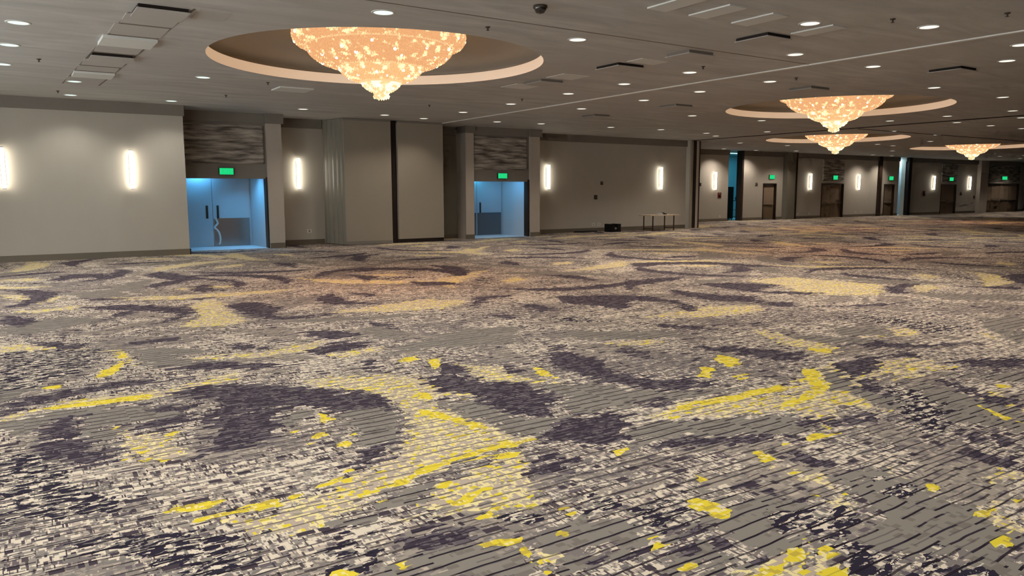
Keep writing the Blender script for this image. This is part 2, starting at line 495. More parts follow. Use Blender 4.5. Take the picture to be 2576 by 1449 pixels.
me.loops.add(quad.size); me.loops.foreach_set('vertex_index', quad.ravel().astype(np.int32))
me.polygons.add(len(quad)); me.polygons.foreach_set('loop_start', (np.arange(len(quad)) * 4).astype(np.int32))
me.update(calc_edges=True); me.validate()
for k in fields:
    at = me.attributes.new('c' + k, 'FLOAT', 'POINT'); at.data.foreach_set('value', np.clip(fields[k], -0.5, 0.5).ravel().astype(np.float32))
floor = skind(bpy.data.objects.new('floor', me)); COL.objects.link(floor)

n = N('patterned_carpet'); v, p = n.pos(); X, Y = p[0], p[1]
def rowed(step, sx, sy, off=0.0):   # noise that changes from one woven row to the next
    ry = n.math('MULTIPLY', n.math('FLOOR', n.math('DIVIDE', n.math('ADD', Y, off), step)), step)
    return n.xyz(n.math('MULTIPLY', X, sx), n.math('MULTIPLY', ry, sy), off)
wob = n.math('MULTIPLY', n.math('SUBTRACT', n.noise(n.xyz(X, Y), 2.5, 2.0), 0.5), 0.05)
Yw = n.math('ADD', Y, wob)
edge = n.math('SUBTRACT', n.noise(rowed(0.05, 3.0, 31.0), 1.0, 2.0), 0.5)
edge2 = n.math('SUBTRACT', n.noise(n.xyz(n.math('MULTIPLY', X, 9.0), n.math('MULTIPLY', Y, 14.0)), 1.0, 2.0, 0.6), 0.5)
ed = n.math('MULTIPLY_ADD', edge, 0.62, n.math('MULTIPLY', edge2, 0.10))
dash = n.noise(rowed(0.026, 20.0, 37.0, 3.7), 1.0, 2.0, 0.6)
dash2 = n.noise(rowed(0.035, 10.0, 43.0, 11.3), 1.0, 2.0, 0.6)
blot = n.noise(n.xyz(n.math('MULTIPLY', X, 9.0), n.math('MULTIPLY', Y, 22.0)), 1.0, 3.0, 0.6, 0.8)
dots = n.noise(n.xyz(n.math('MULTIPLY', X, 42.0), n.math('MULTIPLY', n.math('FLOOR', n.math('DIVIDE', Yw, 0.055)), 7.7)), 1.0, 1.0)
region = n.noise(n.xyz(n.math('MULTIPLY', X, 0.7), Y), 0.8, 2.0)
def gt(a, b): return n.math('GREATER_THAN', a, b)
def mul(a, b): return n.math('MULTIPLY', a, b)
def sm(k, e=0.0): return gt(n.math('ADD', n.attr('c' + k), ed), e)
# rows of thin dark lines that run along the room, broken and stepped like brickwork
cell = n.math('FLOOR', n.math('MULTIPLY', n.noise(n.xyz(n.math('MULTIPLY', X, 1.4), n.math('MULTIPLY', n.math('FLOOR', n.math('DIVIDE', Yw, 0.35)), 5.0)), 1.0, 0.0), 6.0))
ph = n.math('FRACT', n.math('ADD', n.math('DIVIDE', Yw, 0.105), n.math('MULTIPLY', cell, 0.5)))
line = mul(n.math('LESS_THAN', ph, 0.14), gt(n.noise(rowed(0.105, 2.4, 19.0, 5.0), 1.0, 2.0), 0.36))
ph2 = n.math('FRACT', n.math('DIVIDE', n.math('ADD', Yw, 0.03), 0.052))
line2 = mul(n.math('LESS_THAN', ph2, 0.2), gt(n.noise(rowed(0.052, 2.4, 29.0, 9.0), 1.0, 2.0), 0.53))
CREAM, CREAM2, TAUPE, TAUPE2 = lin(216, 198, 176), lin(180, 160, 144), lin(134, 124, 114), lin(120, 109, 100)
DARK, DARK2, INK, YEL, YEL2, PALE = lin(62, 53, 62), lin(98, 88, 92), lin(38, 31, 38), lin(222, 196, 58), lin(192, 166, 66), lin(228, 208, 150)
base = n.mix(gt(dash2, 0.55), CREAM, CREAM2)
base = n.mix(gt(dash, 0.54), base, lin(146, 134, 124))
base = n.mix(mul(gt(dots, 0.60), gt(region, 0.42)), base, lin(84, 73, 74))
swirl = n.noise(n.xyz(X, Y, 4.0), 0.75, 3.0, 0.55, 1.6)
soft = n.mix(gt(dash2, 0.5), lin(156, 141, 128), lin(136, 124, 115)); soft = n.mix(gt(dash, 0.62), soft, lin(182, 164, 146))
base = n.mix(gt(n.math('ADD', swirl, n.math('MULTIPLY', edge, 0.2)), 0.545), base, soft)
base = n.mix(gt(n.math('ADD', n.math('MULTIPLY', blot, 0.6), n.math('MULTIPLY', region, 0.4)), 0.545), base, lin(124, 113, 108))
base = n.mix(gt(dash2, 0.635), base, lin(104, 92, 94))
base = n.mix(gt(n.noise(rowed(0.052, 5.0, 23.0, 21.0), 1.0, 2.0), 0.64), base, lin(70, 60, 66))
base = n.mix(mul(line2, 0.85), base, lin(66, 56, 60))
base = n.mix(mul(line, 0.8), base, INK)
taupe = n.mix(gt(dash2, 0.58), TAUPE, TAUPE2)
taupe = n.mix(line, taupe, INK)
taupe = n.mix(mul(line2, 0.5), taupe, DARK)
dk = n.mix(gt(blot, 0.52), DARK, DARK2); dk = n.mix(gt(dash2, 0.6), dk, lin(112, 102, 102)); dk = n.mix(mul(n.math('LESS_THAN', ph2, 0.25), 0.8), dk, INK)
mixed = n.mix(gt(blot, 0.50), lin(46, 40, 52), n.mix(gt(dash, 0.5), CREAM, TAUPE)); mixed = n.mix(line, mixed, INK)
kk = n.mix(gt(dash2, 0.60), n.mix(gt(dash, 0.48), PALE, CREAM2), YEL)
kk = n.mix(gt(blot, 0.62), kk, lin(150, 138, 118)); kk = n.mix(mul(line, 0.8), kk, lin(84, 74, 66))
yy = n.mix(gt(dash2, 0.56), YEL, YEL2); yy = n.mix(gt(dash, 0.6), yy, PALE); yy = n.mix(mul(line2, 0.35), yy, lin(110, 96, 50))
col = n.mix(sm('K'), base, kk); col = n.mix(sm('T'), col, taupe); col = n.mix(sm('M'), col, mixed)
col = n.mix(sm('D'), col, dk); col = n.mix(gt(n.math('ADD', n.attr('cY'), n.math('MULTIPLY', ed, 0.35)), -0.005), col, yy)
n.bsdf(col, 0.95, spec=0.05)
me.materials.append(n.m)

# ------------------------------------------------------------------ ceiling with four round coves
DOMES = [(6.25, 14.0, 3.15), (21.2, 14.2, 3.2), (33.5, 22.3, 3.2), (46.6, 22.3, 3.2)]
bm = bmesh.new()
rect = [bm.verts.new((x, y, CEIL)) for x, y in ((-6, -8), (82, -8), (82, 32.1), (-6, 32.1))]
ed_ = [bm.edges.new((rect[i], rect[(i + 1) % 4])) for i in range(4)]
for cx, cy, r in DOMES:
    vs = [bm.verts.new((cx + r * math.cos(2 * PI * i / 96), cy + r * math.sin(2 * PI * i / 96), CEIL)) for i in range(96)]
    ed_ += [bm.edges.new((vs[i], vs[(i + 1) % 96])) for i in range(96)]
bmesh.ops.triangle_fill(bm, use_beauty=True, use_dissolve=False, edges=ed_)
ceiling = skind(obj('ceiling', bm, M['ceiling']))
cove0 = None
for cx, cy, r in DOMES:
    bm = bmesh.new(); lathe(bm, [(r, CEIL), (r, CEIL + 0.20)], 96, cx, cy)
    c = skind(obj('trim_1', bm, M['cove'], smooth=True)); c.name = 'trim_cove'
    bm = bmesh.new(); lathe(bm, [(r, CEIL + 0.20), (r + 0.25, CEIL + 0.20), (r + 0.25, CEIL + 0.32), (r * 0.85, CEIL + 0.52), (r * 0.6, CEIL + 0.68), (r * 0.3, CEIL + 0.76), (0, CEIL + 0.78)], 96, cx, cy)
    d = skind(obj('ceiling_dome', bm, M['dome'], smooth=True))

# seams and partition tracks in the ceiling
struct('trim_track', M['track_white'], 13.47, 13.56, -8, 24.9, CEIL - 0.02, CEIL + 0.01)
struct('trim_track', M['dark'], 28.35, 28.5, -8, 26.7, CEIL - 0.02, CEIL + 0.01)
struct('trim_track', M['dark'], 28.9, 82, 18.2, 18.3, CEIL - 0.012, CEIL + 0.01)
struct('trim_seam', M['seam'], 3.4, 13.47, 9.64, 9.67, CEIL - 0.004, CEIL + 0.01)

for P_ in (((1.62, 12.1), (1.28, 20.6), (1.31, 20.6), (1.65, 12.1)), ((2.34, 11.4), (2.02, 20.6), (2.05, 20.6), (2.37, 11.4))):
    bm = bmesh.new(); a_ = [bm.verts.new((x, y, CEIL - 0.005)) for x, y in P_]; c_ = [bm.verts.new((x, y, CEIL + 0.002)) for x, y in P_]
    bm.faces.new(a_); bm.faces.new(c_[::-1])
    for i in range(4): bm.faces.new((a_[i], a_[(i + 1) % 4], c_[(i + 1) % 4], c_[i]))
    skind(obj('trim_seam', bm, M['seam']))
for y_ in (12.9, 13.88, 14.8, 15.72, 16.5, 17.45, 18.25, 19.15): struct('trim_seam', M['seam'], 1.64 - (y_ - 12.1) * 0.04, 2.34 - (y_ - 11.4) * 0.035, y_, y_ + 0.04, CEIL - 0.009, CEIL + 0.002)

# ------------------------------------------------------------------ walls
def baseboard(x0, x1, y): struct('baseboard_back', M['base'], x0, x1, y - 0.025, y + 0.002, 0, 0.17)
def crown(x0, x1, y): struct('trim_crown', M['crown'], x0, x1, y - 0.07, y + 0.002, 4.0, CEIL)
# left end wall with unseen windows, added to lift the ceiling with cool light
FILL_WINS = [(-4.5, -0.5), (2.0, 6.0), (8.5, 12.5), (15.0, 19.0)]
y = -8
for y0, y1 in FILL_WINS:
    struct('wall_left', M['wall'], -6.3, -6, y, y0, 0, CEIL); struct('wall_left', M['wall'], -6.3, -6, y0, y1, 0, 0.9); struct('wall_left', M['wall'], -6.3, -6, y0, y1, 3.7, CEIL); y = y1
struct('wall_left', M['wall'], -6.3, -6, y, 24.2, 0, CEIL)
for i, (y0, y1) in enumerate(FILL_WINS):
    w_ = skind(bpy.data.objects.new('window_%d' % (i + 1), None)); COL.objects.link(w_)  # added unseen window, holds the fill light
    f_ = bmesh.new(); box(f_, -6.2, -6.02, y0, y0 + 0.06, 0.9, 3.7); box(f_, -6.2, -6.02, y1 - 0.06, y1, 0.9, 3.7); box(f_, -6.2, -6.02, y0 + 0.06, y1 - 0.06, 0.9, 0.96); box(f_, -6.2, -6.02, y0 + 0.06, y1 - 0.06, 3.64, 3.7); box(f_, -6.15, -6.05, (y0 + y1) / 2 - 0.03, (y0 + y1) / 2 + 0.03, 0.96, 3.64)
    obj('window_frame', f_, M['device'], w_)
    bx('added_blind', M['white'], w_, -6.28, -6.25, y0, y1, 0.9, 3.7)
    l = bpy.data.lights.new('fill_light', 'AREA'); l.shape = 'RECTANGLE'; l.size = y1 - y0 - 0.1; l.size_y = 2.7; l.color = (0.86, 0.95, 1.0); l.energy = FILL_WIN_W
    o = bpy.data.objects.new('fill_light', l); COL.objects.link(o); o.location = (-6.0, (y0 + y1) / 2, 2.3); o.rotation_euler = (0, -PI / 2, 0); o.parent = w_
struct('wall_front', M['wall'], -6.3, 82.3, -8.3, -8, 0, CEIL)
struct('wall_right', M['wall'], 82, 82.3, -8, 32.1, 0, CEIL)
struct('wall_back', M['wall'], -6, 4.45, 23.9, 28.0, 0, CEIL); baseboard(-6, 4.48, 23.9); crown(-6, 4.48, 23.9)
struct('baseboard_side', M['base'], 4.448, 4.475, 23.875, 25.1, 0, 0.17)

def wave_panel(x0, x1, y, z0, z1):
    bm = bmesh.new(); nx_, nz_ = 60, 84; g = []
    for j in range(nz_ + 1):
        z = z0 + (z1 - z0) * j / nz_; row = []
        for i in range(nx_ + 1):
            x = x0 + (x1 - x0) * i / nx_
            d = math.sin(z * 2 * PI / 0.115 + 1.1 * math.sin(x * 3.4 + z * 2.0) + 0.5 * math.sin(x * 7.1 - z * 5))
            d = abs(d) ** 0.8 * (1 if d > 0 else -0.3) * (0.6 + 0.4 * math.sin(x * 2.3 + z * 7))
            row.append(bm.verts.new((x, y - 0.03 - 0.028 * d, z)))
        g.append(row)
    for j in range(nz_):
        for i in range(nx_): bm.faces.new((g[j][i], g[j][i + 1], g[j + 1][i + 1], g[j + 1][i]))
    fr = [(g[0][i] for i in range(nx_ + 1))]
    # side returns back to the wall
    edge = [g[0][i] for i in range(nx_ + 1)] + [g[j][nx_] for j in range(1, nz_ + 1)] + [g[nz_][i] for i in range(nx_ - 1, -1, -1)] + [g[j][0] for j in range(nz_ - 1, 0, -1)]
    bk = [bm.verts.new((e.co.x, y + 0.001, e.co.z)) for e in edge]
    for i in range(len(edge)):
        j = (i + 1) % len(edge); bm.faces.new((edge[i], edge[j], bk[j], bk[i]))
    return skind(obj('trim_relief', bm, M['wave'], smooth=True))

# bay with the first open doorway
struct('wall_back', M['crown'], 4.45, 7.13, 25.1, 25.32, 2.25, CEIL)
wave_panel(4.5, 7.06, 25.1, 2.72, 3.92); crown(4.45, 7.13, 25.1)
struct('wall_back', M['frame'], 7.085, 7.135, 25.07, 25.34, 0, 2.3)
struct('wall_back', M['pilaster'], 7.13, 7.62, 25.0, 26.3, 0, CEIL)
struct('trim_crown', M['crown'], 7.09, 7.68, 24.93, 26.2, 4.0, CEIL - 0.002); baseboard(7.13, 7.64, 25.0)
struct('baseboard_side', M['base'], 7.618, 7.645, 24.975, 26.2, 0, 0.17)
struct('wall_back', M['wall'], 7.6, 9.8, 26.2, 28.0, 0, CEIL); baseboard(7.64, 9.38, 26.2); crown(7.68, 9.38, 26.2)
# partition pocket
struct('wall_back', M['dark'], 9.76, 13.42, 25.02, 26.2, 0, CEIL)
bm = bmesh.new(); k = 5
for i in range(k):
    y0 = 24.93 + i * (1.27 / k); y1 = y0 + 1.27 / k
    lathe_pts = [(9.72 - 0.30 * (y0 + (y1 - y0) * t / 6 - 24.93) / 1.27 - 0.045 * math.sin(PI * t / 6), y0 + (y1 - y0) * t / 6) for t in range(7)]
    lo = [bm.verts.new((x, y, 0.02)) for x, y in lathe_pts]; hi = [bm.verts.new((x, y, CEIL - 0.01)) for x, y in lathe_pts]
    for t in range(6): bm.faces.new((lo[t], lo[t + 1], hi[t + 1], hi[t]))
    c0 = [bm.verts.new((9.78, y, z)) for y in (y0, y1) for z in (0.02, CEIL - 0.01)]
    bm.faces.new((c0[0], c0[1], hi[0], lo[0])); bm.faces.new((c0[2], c0[3], hi[6], lo[6]))
ribs = skind(obj('trim_ribbed', bm, M['rib'], smooth=False))
t = thing('partition_door', 'wide tall taupe partition panel left of the dark gap, between a wall light and a blue-lit doorway', 'partition panel', (10.55, 24.9, 0), 'tall panels of the partition pocket')
bx('panel', M['panel'], t, -0.85, 0.88, 0, 0.11, 0.12, CEIL - 0.03, bevel=0.006); bx('bottom_sweep', M['crown'], t, -0.85, 0.88, -0.012, 0.11, 0.01, 0.12); bx('top_rail', M['crown'], t, -0.85, 0.88, -0.008, 0.11, CEIL - 0.07, CEIL - 0.008)
t = thing('partition_door', 'narrower tall taupe partition panel right of the dark gap, open dark slot along its foot', 'partition panel', (12.6, 24.9, 0), 'tall panels of the partition pocket')
bx('panel', M['panel'], t, -0.92, 0.9, 0, 0.11, 0.14, CEIL - 0.03, bevel=0.006); bx('top_rail', M['crown'], t, -0.92, 0.9, -0.008, 0.11, CEIL - 0.07, CEIL - 0.008)
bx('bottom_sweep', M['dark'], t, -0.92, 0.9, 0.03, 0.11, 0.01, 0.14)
struct('wall_back', M['darkwall'], 13.4, 14.8, 26.2, 28.0, 0, CEIL); baseboard(13.5, 14.8, 26.2); crown(13.42, 14.8, 26.2)
# second bay
struct('wall_back', M['pilaster'], 14.8, 15.17, 25.5, 26.3, 0, CEIL); baseboard(14.78, 15.17, 25.5)
struct('trim_crown', M['crown'], 14.76, 15.2, 25.43, 26.2, 4.05, CEIL - 0.002)
struct('wall_back', M['crown'], 15.17, 17.82, 25.6, 25.82, 2.22, CEIL)
wave_panel(15.22, 17.7, 25.6, 2.68, 3.95); crown(15.2, 17.78, 25.6)
struct('wall_back', M['frame'], 17.74, 17.82, 25.56, 25.84, 0, 2.3)
struct('wall_back', M['pilaster'], 17.82, 18.3, 25.5, 27.1, 0, CEIL); baseboard(17.82, 18.32, 25.5)
struct('trim_crown', M['crown'], 17.78, 18.36, 25.43, 27.0, 4.02, CEIL - 0.002)
struct('wall_back', M['wall'], 18.28, 28.3, 27.0, 28.0, 0, CEIL); baseboard(18.3, 28.3, 27.0); crown(18.36, 28.3, 27.0)
# end post of the partition line
struct('wall_post', M['wall'], 28.3, 28.9, 26.75, 32.1, 0, CEIL)
struct('trim_post', M['ptrack'], 28.32, 28.46, 26.68, 26.76, 0.0, CEIL - 0.02)
struct('trim_post', M['dark'], 28.46, 28.66, 26.66, 26.76, 0.0, CEIL - 0.02)
struct('trim_post', M['pilaster'], 28.66, 28.82, 26.64, 26.76, 0.0, CEIL - 0.02)
struct('trim_post', M['dark'], 28.82, 28.93, 26.66, 26.76, 0.0, CEIL - 0.02)

# far wall with its doors and openings
YF = 31.8
def far(x0, x1, z0=0.0, m='wall'): return struct('wall_back', M[m], x0, x1, YF, YF + 0.3, z0, CEIL)
DOORS = [(40.3, 41.62, 2.32, 1), (46.4, 48.95, 2.34, 2), (53.95, 55.3, 2.32, 1), (61.95, 64.35, 2.34, 2), (68.95, 75.2, 2.44, 4)]
GAPS = [(37.02, 38.15), (55.85, 56.7)]
x = 28.9
for a0, a1, h, _ in sorted([(g[0], g[1], None, 0) for g in GAPS] + DOORS):
    far(x, a0)
    if h: far(a0, a1, h)
    x = a1
far(x, 82)
segs = [(28.93, 37.02), (38.15, 40.24), (41.68, 42.25), (43.2, 46.34), (49.0, 53.0), (53.5, 53.9), (55.36, 55.85), (56.7, 61.9), (64.4, 67.6), (68.9, 68.95), (75.26, 82)]
for a0, a1 in segs: baseboard(a0, a1, YF)
for a0, a1 in [(28.93, 37.02), (38.15, 55.85), (56.7, 82)]: crown(a0, a1, YF)
struct('wall_pier', M['darkwall'], 42.25, 43.1, YF - 0.35, YF, 0, CEIL); struct('trim_post', M['dark'], 43.1, 43.35, YF - 0.3, YF, 0, CEIL)
struct('trim_post', M['frame'], 53.05, 53.42, YF - 0.14, YF, 0, CEIL); struct('trim_post', M['dark'], 56.75, 57.15, YF - 0.25, YF, 0, CEIL)
struct('trim_post', M['frame'], 38.13, 38.3, YF - 0.1, YF + 0.31, 0, CEIL)
struct('wall_pier', M['pilaster'], 67.6, 68.9, YF - 0.3, YF, 0, CEIL)
wave_panel(46.5, 48.9, YF, 2.5, 3.96); wave_panel(61.95, 64.4, YF, 2.5, 3.96); wave_panel(69.0, 75.2, YF, 2.6, 3.96)
for i, (a0, a1, h, nl) in enumerate(DOORS):
    d = skind(bpy.data.objects.new('door_%d' % (i + 3), None)); COL.objects.link(d); d.location = (a0, YF, 0)
    w_ = a1 - a0
    fr = bmesh.new(); box(fr, 0, 0.05, -0.03, 0.2, 0, h); box(fr, w_ - 0.05, w_, -0.03, 0.2, 0, h); box(fr, 0.05, w_ - 0.05, -0.03, 0.2, h - 0.05, h)
    obj('door_frame', fr, M['frame'], d)
    for j in range(nl):
        l0 = 0.05 + (w_ - 0.1) * j / nl; l1 = 0.05 + (w_ - 0.1) * (j + 1) / nl
        lf = bx('door_leaf', M['door'], d, l0 + 0.008, l1 - 0.008, 0.14, 0.19, 0.01, h - 0.055)
        bx('kick_plate', M['doorlow'], lf, l0 + 0.02, l1 - 0.02, 0.132, 0.142, 0.015, 0.96)
        bx('panic_bar', M['bar'], lf, l0 + 0.1, l1 - 0.1, 0.05, 0.10, 1.0, 1.06)

# vestibules behind the open doorways, lit blue
def tri_prism(name, mat, pts, z0, z1):
    bm = bmesh.new(); lo = [bm.verts.new((x, y, z0)) for x, y in pts]; hi = [bm.verts.new((x, y, z1)) for x, y in pts]
    bm.faces.new(lo[::-1]); bm.faces.new(hi)
    for i in range(len(pts)): j = (i + 1) % len(pts); bm.faces.new((lo[i], lo[j], hi[j], hi[i]))
    return skind(obj(name, bm, mat))
struct('floor_vestibule', M['coolfloor'], 4.47, 7.12, 25.12, 26.895, 0.0005, 0.005); struct('floor_vestibule', M['coolfloor'], 15.18, 17.74, 25.62, 27.295, 0.0005, 0.005)
struct('wall_vestibule', M['cool'], 4.45, 7.4, 26.9, 27.1, 0, 2.75)
tri_prism('wall_vestibule', M['cool'], [(7.12, 25.34), (7.4, 25.34), (7.4, 26.9), (7.05, 26.9)], 0, 2.75)
struct('ceiling_vestibule', M['cool'], 4.45, 7.13, 25.32, 26.9, 2.6, 2.75)
struct('wall_vestibule', M['cool'], 14.83, 17.82, 27.3, 27.5, 0, 2.75)
tri_prism('wall_vestibule', M['cool'], [(17.8, 25.84), (17.82, 25.84), (17.82, 27.3), (17.58, 27.3)], 0, 2.75)
struct('ceiling_vestibule', M['cool'], 14.85, 17.82, 25.82, 27.3, 2.6, 2.75)
struct('wall_vestibule', M['cool'], 14.79, 14.82, 26.3, 27.3, 0, 2.75)
def room_light(x, y, z, sx, sy, col, e, rot=(0, 0, 0), name='vestibule_lamp'):
    l = bpy.data.lights.new(name, 'AREA'); l.shape = 'RECTANGLE'; l.size = sx; l.size_y = sy; l.color = col; l.energy = e
    o = bpy.data.objects.new(name, l); COL.objects.link(o); o.location = (x, y, z); o.rotation_euler = rot; return o
BLUE = (0.10, 0.50, 1.0)
# doors at the back of the vestibules
def vest_door(name, x0, x1, y, h, split, plate):
    d = skind(bpy.data.objects.new(name, None)); COL.objects.link(d); d.location = (x0, y, 0)
    w_ = x1 - x0; s = split - x0
    for a0, a1 in ((0.0, s - 0.006), (s + 0.006, w_)):
        if a1 - a0 < 0.1: continue
        lf = bx('door_leaf', M['cool'], d, a0, a1, -0.05, -0.002, 0.01, h, bevel=0.003)
        lx = a0 + (a1 - a0) * (0.80 if a0 < 0.1 else 0.13)
        hb = bmesh.new(); box(hb, lx - 0.035, lx + 0.035, -0.062, -0.05, 0.95, 1.38); tube(hb, [(lx, -0.06, 0.98), (lx, -0.10, 1.0), (lx, -0.10, 1.32), (lx, -0.06, 1.34)], 0.012)
        obj('door_pull', hb, M['device'], lf)
        if a0 > 0.1 or plate == 'all':
            bx('kick_plate', M['steel'] if plate != 'all' else M['plate'], lf, a0 + 0.02, a1 - 0.03, -0.066, -0.05, 0.03, 0.95)
            if plate != 'all':
                # white tube in place of a highlight reflected by the steel plate
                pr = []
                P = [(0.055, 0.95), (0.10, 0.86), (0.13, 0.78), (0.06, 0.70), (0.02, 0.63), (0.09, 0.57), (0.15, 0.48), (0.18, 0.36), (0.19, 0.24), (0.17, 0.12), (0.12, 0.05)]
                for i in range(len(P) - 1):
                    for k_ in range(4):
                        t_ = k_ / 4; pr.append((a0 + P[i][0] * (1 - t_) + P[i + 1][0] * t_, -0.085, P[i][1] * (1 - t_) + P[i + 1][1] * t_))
                tb = bmesh.new(); tube(tb, pr, 0.034, 10); obj('painted_glint', tb, M['white'], lf, smooth=True)
    return d
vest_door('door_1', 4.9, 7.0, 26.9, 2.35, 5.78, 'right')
vest_door('door_2', 15.2, 17.55, 27.3, 2.35, 16.33, 'all')

# storage room behind the tall opening, and the lit strip behind the second one
struct('wall_storage', M['cool'], 36.3, 44.5, 36.5, 36.7, 0, CEIL); struct('wall_storage', M['cool'], 36.1, 36.3, 32.1, 36.7, 0, CEIL)
struct('wall_storage', M['cool'], 44.5, 44.7, 32.1, 36.7, 0, CEIL); struct('ceiling_storage', M['cool'], 36.1, 44.7, 32.1, 36.7, CEIL, CEIL + 0.1)
struct('floor_storage', M['coolfloor'], 36.1, 44.7, 31.99, 36.7, -0.1, -0.001)
struct('wall_storage', M['cool'], 55.5, 58.5, 32.9, 33.1, 0, CEIL); struct('wall_storage', M['cool'], 58.5, 58.7, 32.1, 33.1, 0, CEIL)
struct('wall_storage', M['cool'], 55.3, 55.5, 32.1, 33.1, 0, CEIL); struct('ceiling_storage', M['cool'], 55.3, 58.7, 32.1, 33.1, CEIL, CEIL + 0.1)
struct('floor_storage', M['coolfloor'], 55.3, 58.7, 31.99, 33.1, -0.1, -0.001)
t = thing('tube_light', 'bright tube light high up inside the tall blue-lit opening of the far wall', 'light', (38.75, 32.7, CEIL - 0.14))
bx('housing', M['white'], t, -0.6, 0.6, -0.06, 0.06, 0.05, 0.14); bx('tube', glow('tube_cool', (190, 250, 255), 1.3), t, -0.55, 0.55, -0.04, 0.04, 0.0, 0.05)
t = thing('storage_shelf', 'dark metal storage shelf with clutter, standing inside the tall blue-lit opening', 'shelf', (39.3, 33.2, 0))
for xx in (-0.75, 0.75):
    for yy_ in (-0.25, 0.25): bx('post', M['black'], t, xx - 0.02, xx + 0.02, yy_ - 0.02, yy_ + 0.02, 0, 1.25)
for z_ in (0.15, 0.62, 1.2): bx('shelf_board', M['bar'] if z_ == 0.62 else M['black'], t, -0.77, 0.77, -0.27, 0.27, z_, z_ + 0.03)
t = thing('storage_case', 'tall dark upright case just inside the left edge of the tall blue-lit opening', 'case', (38.15, 32.75, 0))
bx('body', M['black'], t, -0.22, 0.22, -0.25, 0.25, 0.1, 2.1, bevel=0.02)
for sx in (-0.16, 0.16):
    for sy in (-0.18, 0.18):
        w2 = bmesh.new(); lathe(w2, [(0, 0.0), (0.03, 0.01), (0.045, 0.05), (0.03, 0.09), (0, 0.1)], 10, sx, sy); obj('caster', w2, M['black'], t)
t = thing('storage_bag', 'dark rounded bundle lying on the storage shelf in the tall blue-lit opening', 'bag', (39.7, 33.2, 1.232))
bm = bmesh.new(); lathe(bm, [(0, 0), (0.2, 0.0), (0.24, 0.1), (0.2, 0.25), (0.1, 0.36), (0, 0.38)], 14); obj('body', bm, M['black'], t, smooth=True)
bm = bmesh.new(); tube(bm, [(-0.08, 0, 0.34), (-0.06, 0, 0.46), (0.06, 0, 0.46), (0.08, 0, 0.34)], 0.012); obj('handle', bm, M['device'], t)

# ------------------------------------------------------------------ wall lights
def make_sconce(label, x, y, zc=2.45, h=1.04):
    t = thing('wall_sconce', label, 'wall light', (x, y, zc), 'vertical bar sconces along the walls')
    bx('back_plate', M['bar'], t, -0.05, 0.05, -0.02, 0, -h * 0.42, h * 0.42)
    bx('bracket', M['bar'], t, -0.012, 0.012, -0.10, -0.02, h * 0.3, h * 0.3 + 0.02); bx('bracket', M['bar'], t, -0.012, 0.012, -0.10, -0.02, -h * 0.3, -h * 0.3 + 0.02)
    bx('diffuser', M['sconce'], t, -0.045, 0.045, -0.175, -0.10, -h / 2, h / 2, bevel=0.01)
    bx('end_cap', M['bar'], t, -0.047, 0.047, -0.177, -0.098, h / 2, h / 2 + 0.02); bx('end_cap', M['bar'], t, -0.047, 0.047, -0.177, -0.098, -h / 2 - 0.02, -h / 2)
    return t
for lab, x, y in [('vertical white bar sconce cut by the left edge of the photo', 0.02, 23.9),
    ('vertical white bar sconce on the near left wall, just left of the first blue-lit doorway', 3.02, 23.9),
    ('vertical white bar sconce in the narrow wall recess beside the ribbed corner', 8.5, 26.2),
    ('vertical white bar sconce just right of the second blue-lit doorway', 19.75, 27.0),
    ('vertical white bar sconce on the wall above the small folding table', 26.5, 27.0),
    ('vertical white bar sconce left of the tall blue-lit opening of the far wall', 35.75, YF),
    ('vertical white bar sconce between the grey pier and the far double doors', 45.05, YF),
    ('vertical white bar sconce right of the far double doors under the hanging chandeliers', 50.6, YF),
    ('vertical white bar sconce between the pale blue strip and the narrow relief panel', 60.7, YF),
    ('vertical white bar sconce farthest right, beside the pale pier of the far wall', 66.3, YF)]:
    make_sconce(lab, x, y)

# ------------------------------------------------------------------ exit signs
def make_exit(label, x, y, z, w=0.42, h=0.21):
    t = thing('exit_sign', label, 'exit sign', (x, y, z), 'lit green exit signs over the doors')
    bx('housing', M['device'], t, -w / 2 - 0.015, w / 2 + 0.015, -0.06, 0, -h / 2 - 0.012, h / 2 + 0.012, bevel=0.004)
    f_ = bx('face', M['exit'], t, -w / 2, w / 2, -0.066, -0.061, -h / 2, h / 2)
    cu = bpy.data.curves.new('letters', 'FONT'); cu.body = 'EXIT'; cu.size = h * 0.95; cu.align_x = 'CENTER'; cu.align_y = 'CENTER'; cu.extrude = 0.001
    o = bpy.data.objects.new('letters', cu); COL.objects.link(o); bpy.context.view_layer.update()
    me_ = bpy.data.meshes.new_from_object(o); bpy.data.objects.remove(o); me_.materials.clear(); me_.materials.append(M['exitletter'])
    lo = bpy.data.objects.new('letters', me_); COL.objects.link(lo); lo.parent = f_; lo.location = (0, -0.068, 0); lo.rotation_euler = (PI / 2, 0, 0)
for lab, x, y, z, w, h in [('green lit exit sign over the first blue-lit doorway, nearest of all', 5.86, 25.08, 2.47, 0.42, 0.2),
    ('green lit exit sign over the second blue-lit doorway, right of the partition panels', 16.5, 25.58, 2.44, 0.42, 0.2),
    ('green lit exit sign over the brown single door right of the tall blue opening', 41.1, YF, 2.72, 0.5, 0.26),
    ('green lit exit sign over the far double doors beneath the hanging chandeliers', 47.8, YF - 0.05, 2.74, 0.5, 0.28),
    ('green lit exit sign over the brown single door beside the pale blue strip', 54.75, YF, 2.75, 0.55, 0.28),
    ('green lit exit sign on the narrow relief panel, second from the right', 63.3, YF - 0.05, 2.75, 0.6, 0.28),
    ('green lit exit sign over the widest doors at the far right', 72.2, YF - 0.05, 2.9, 0.9, 0.28)]:
    make_exit(lab, x, y, z, w, h)

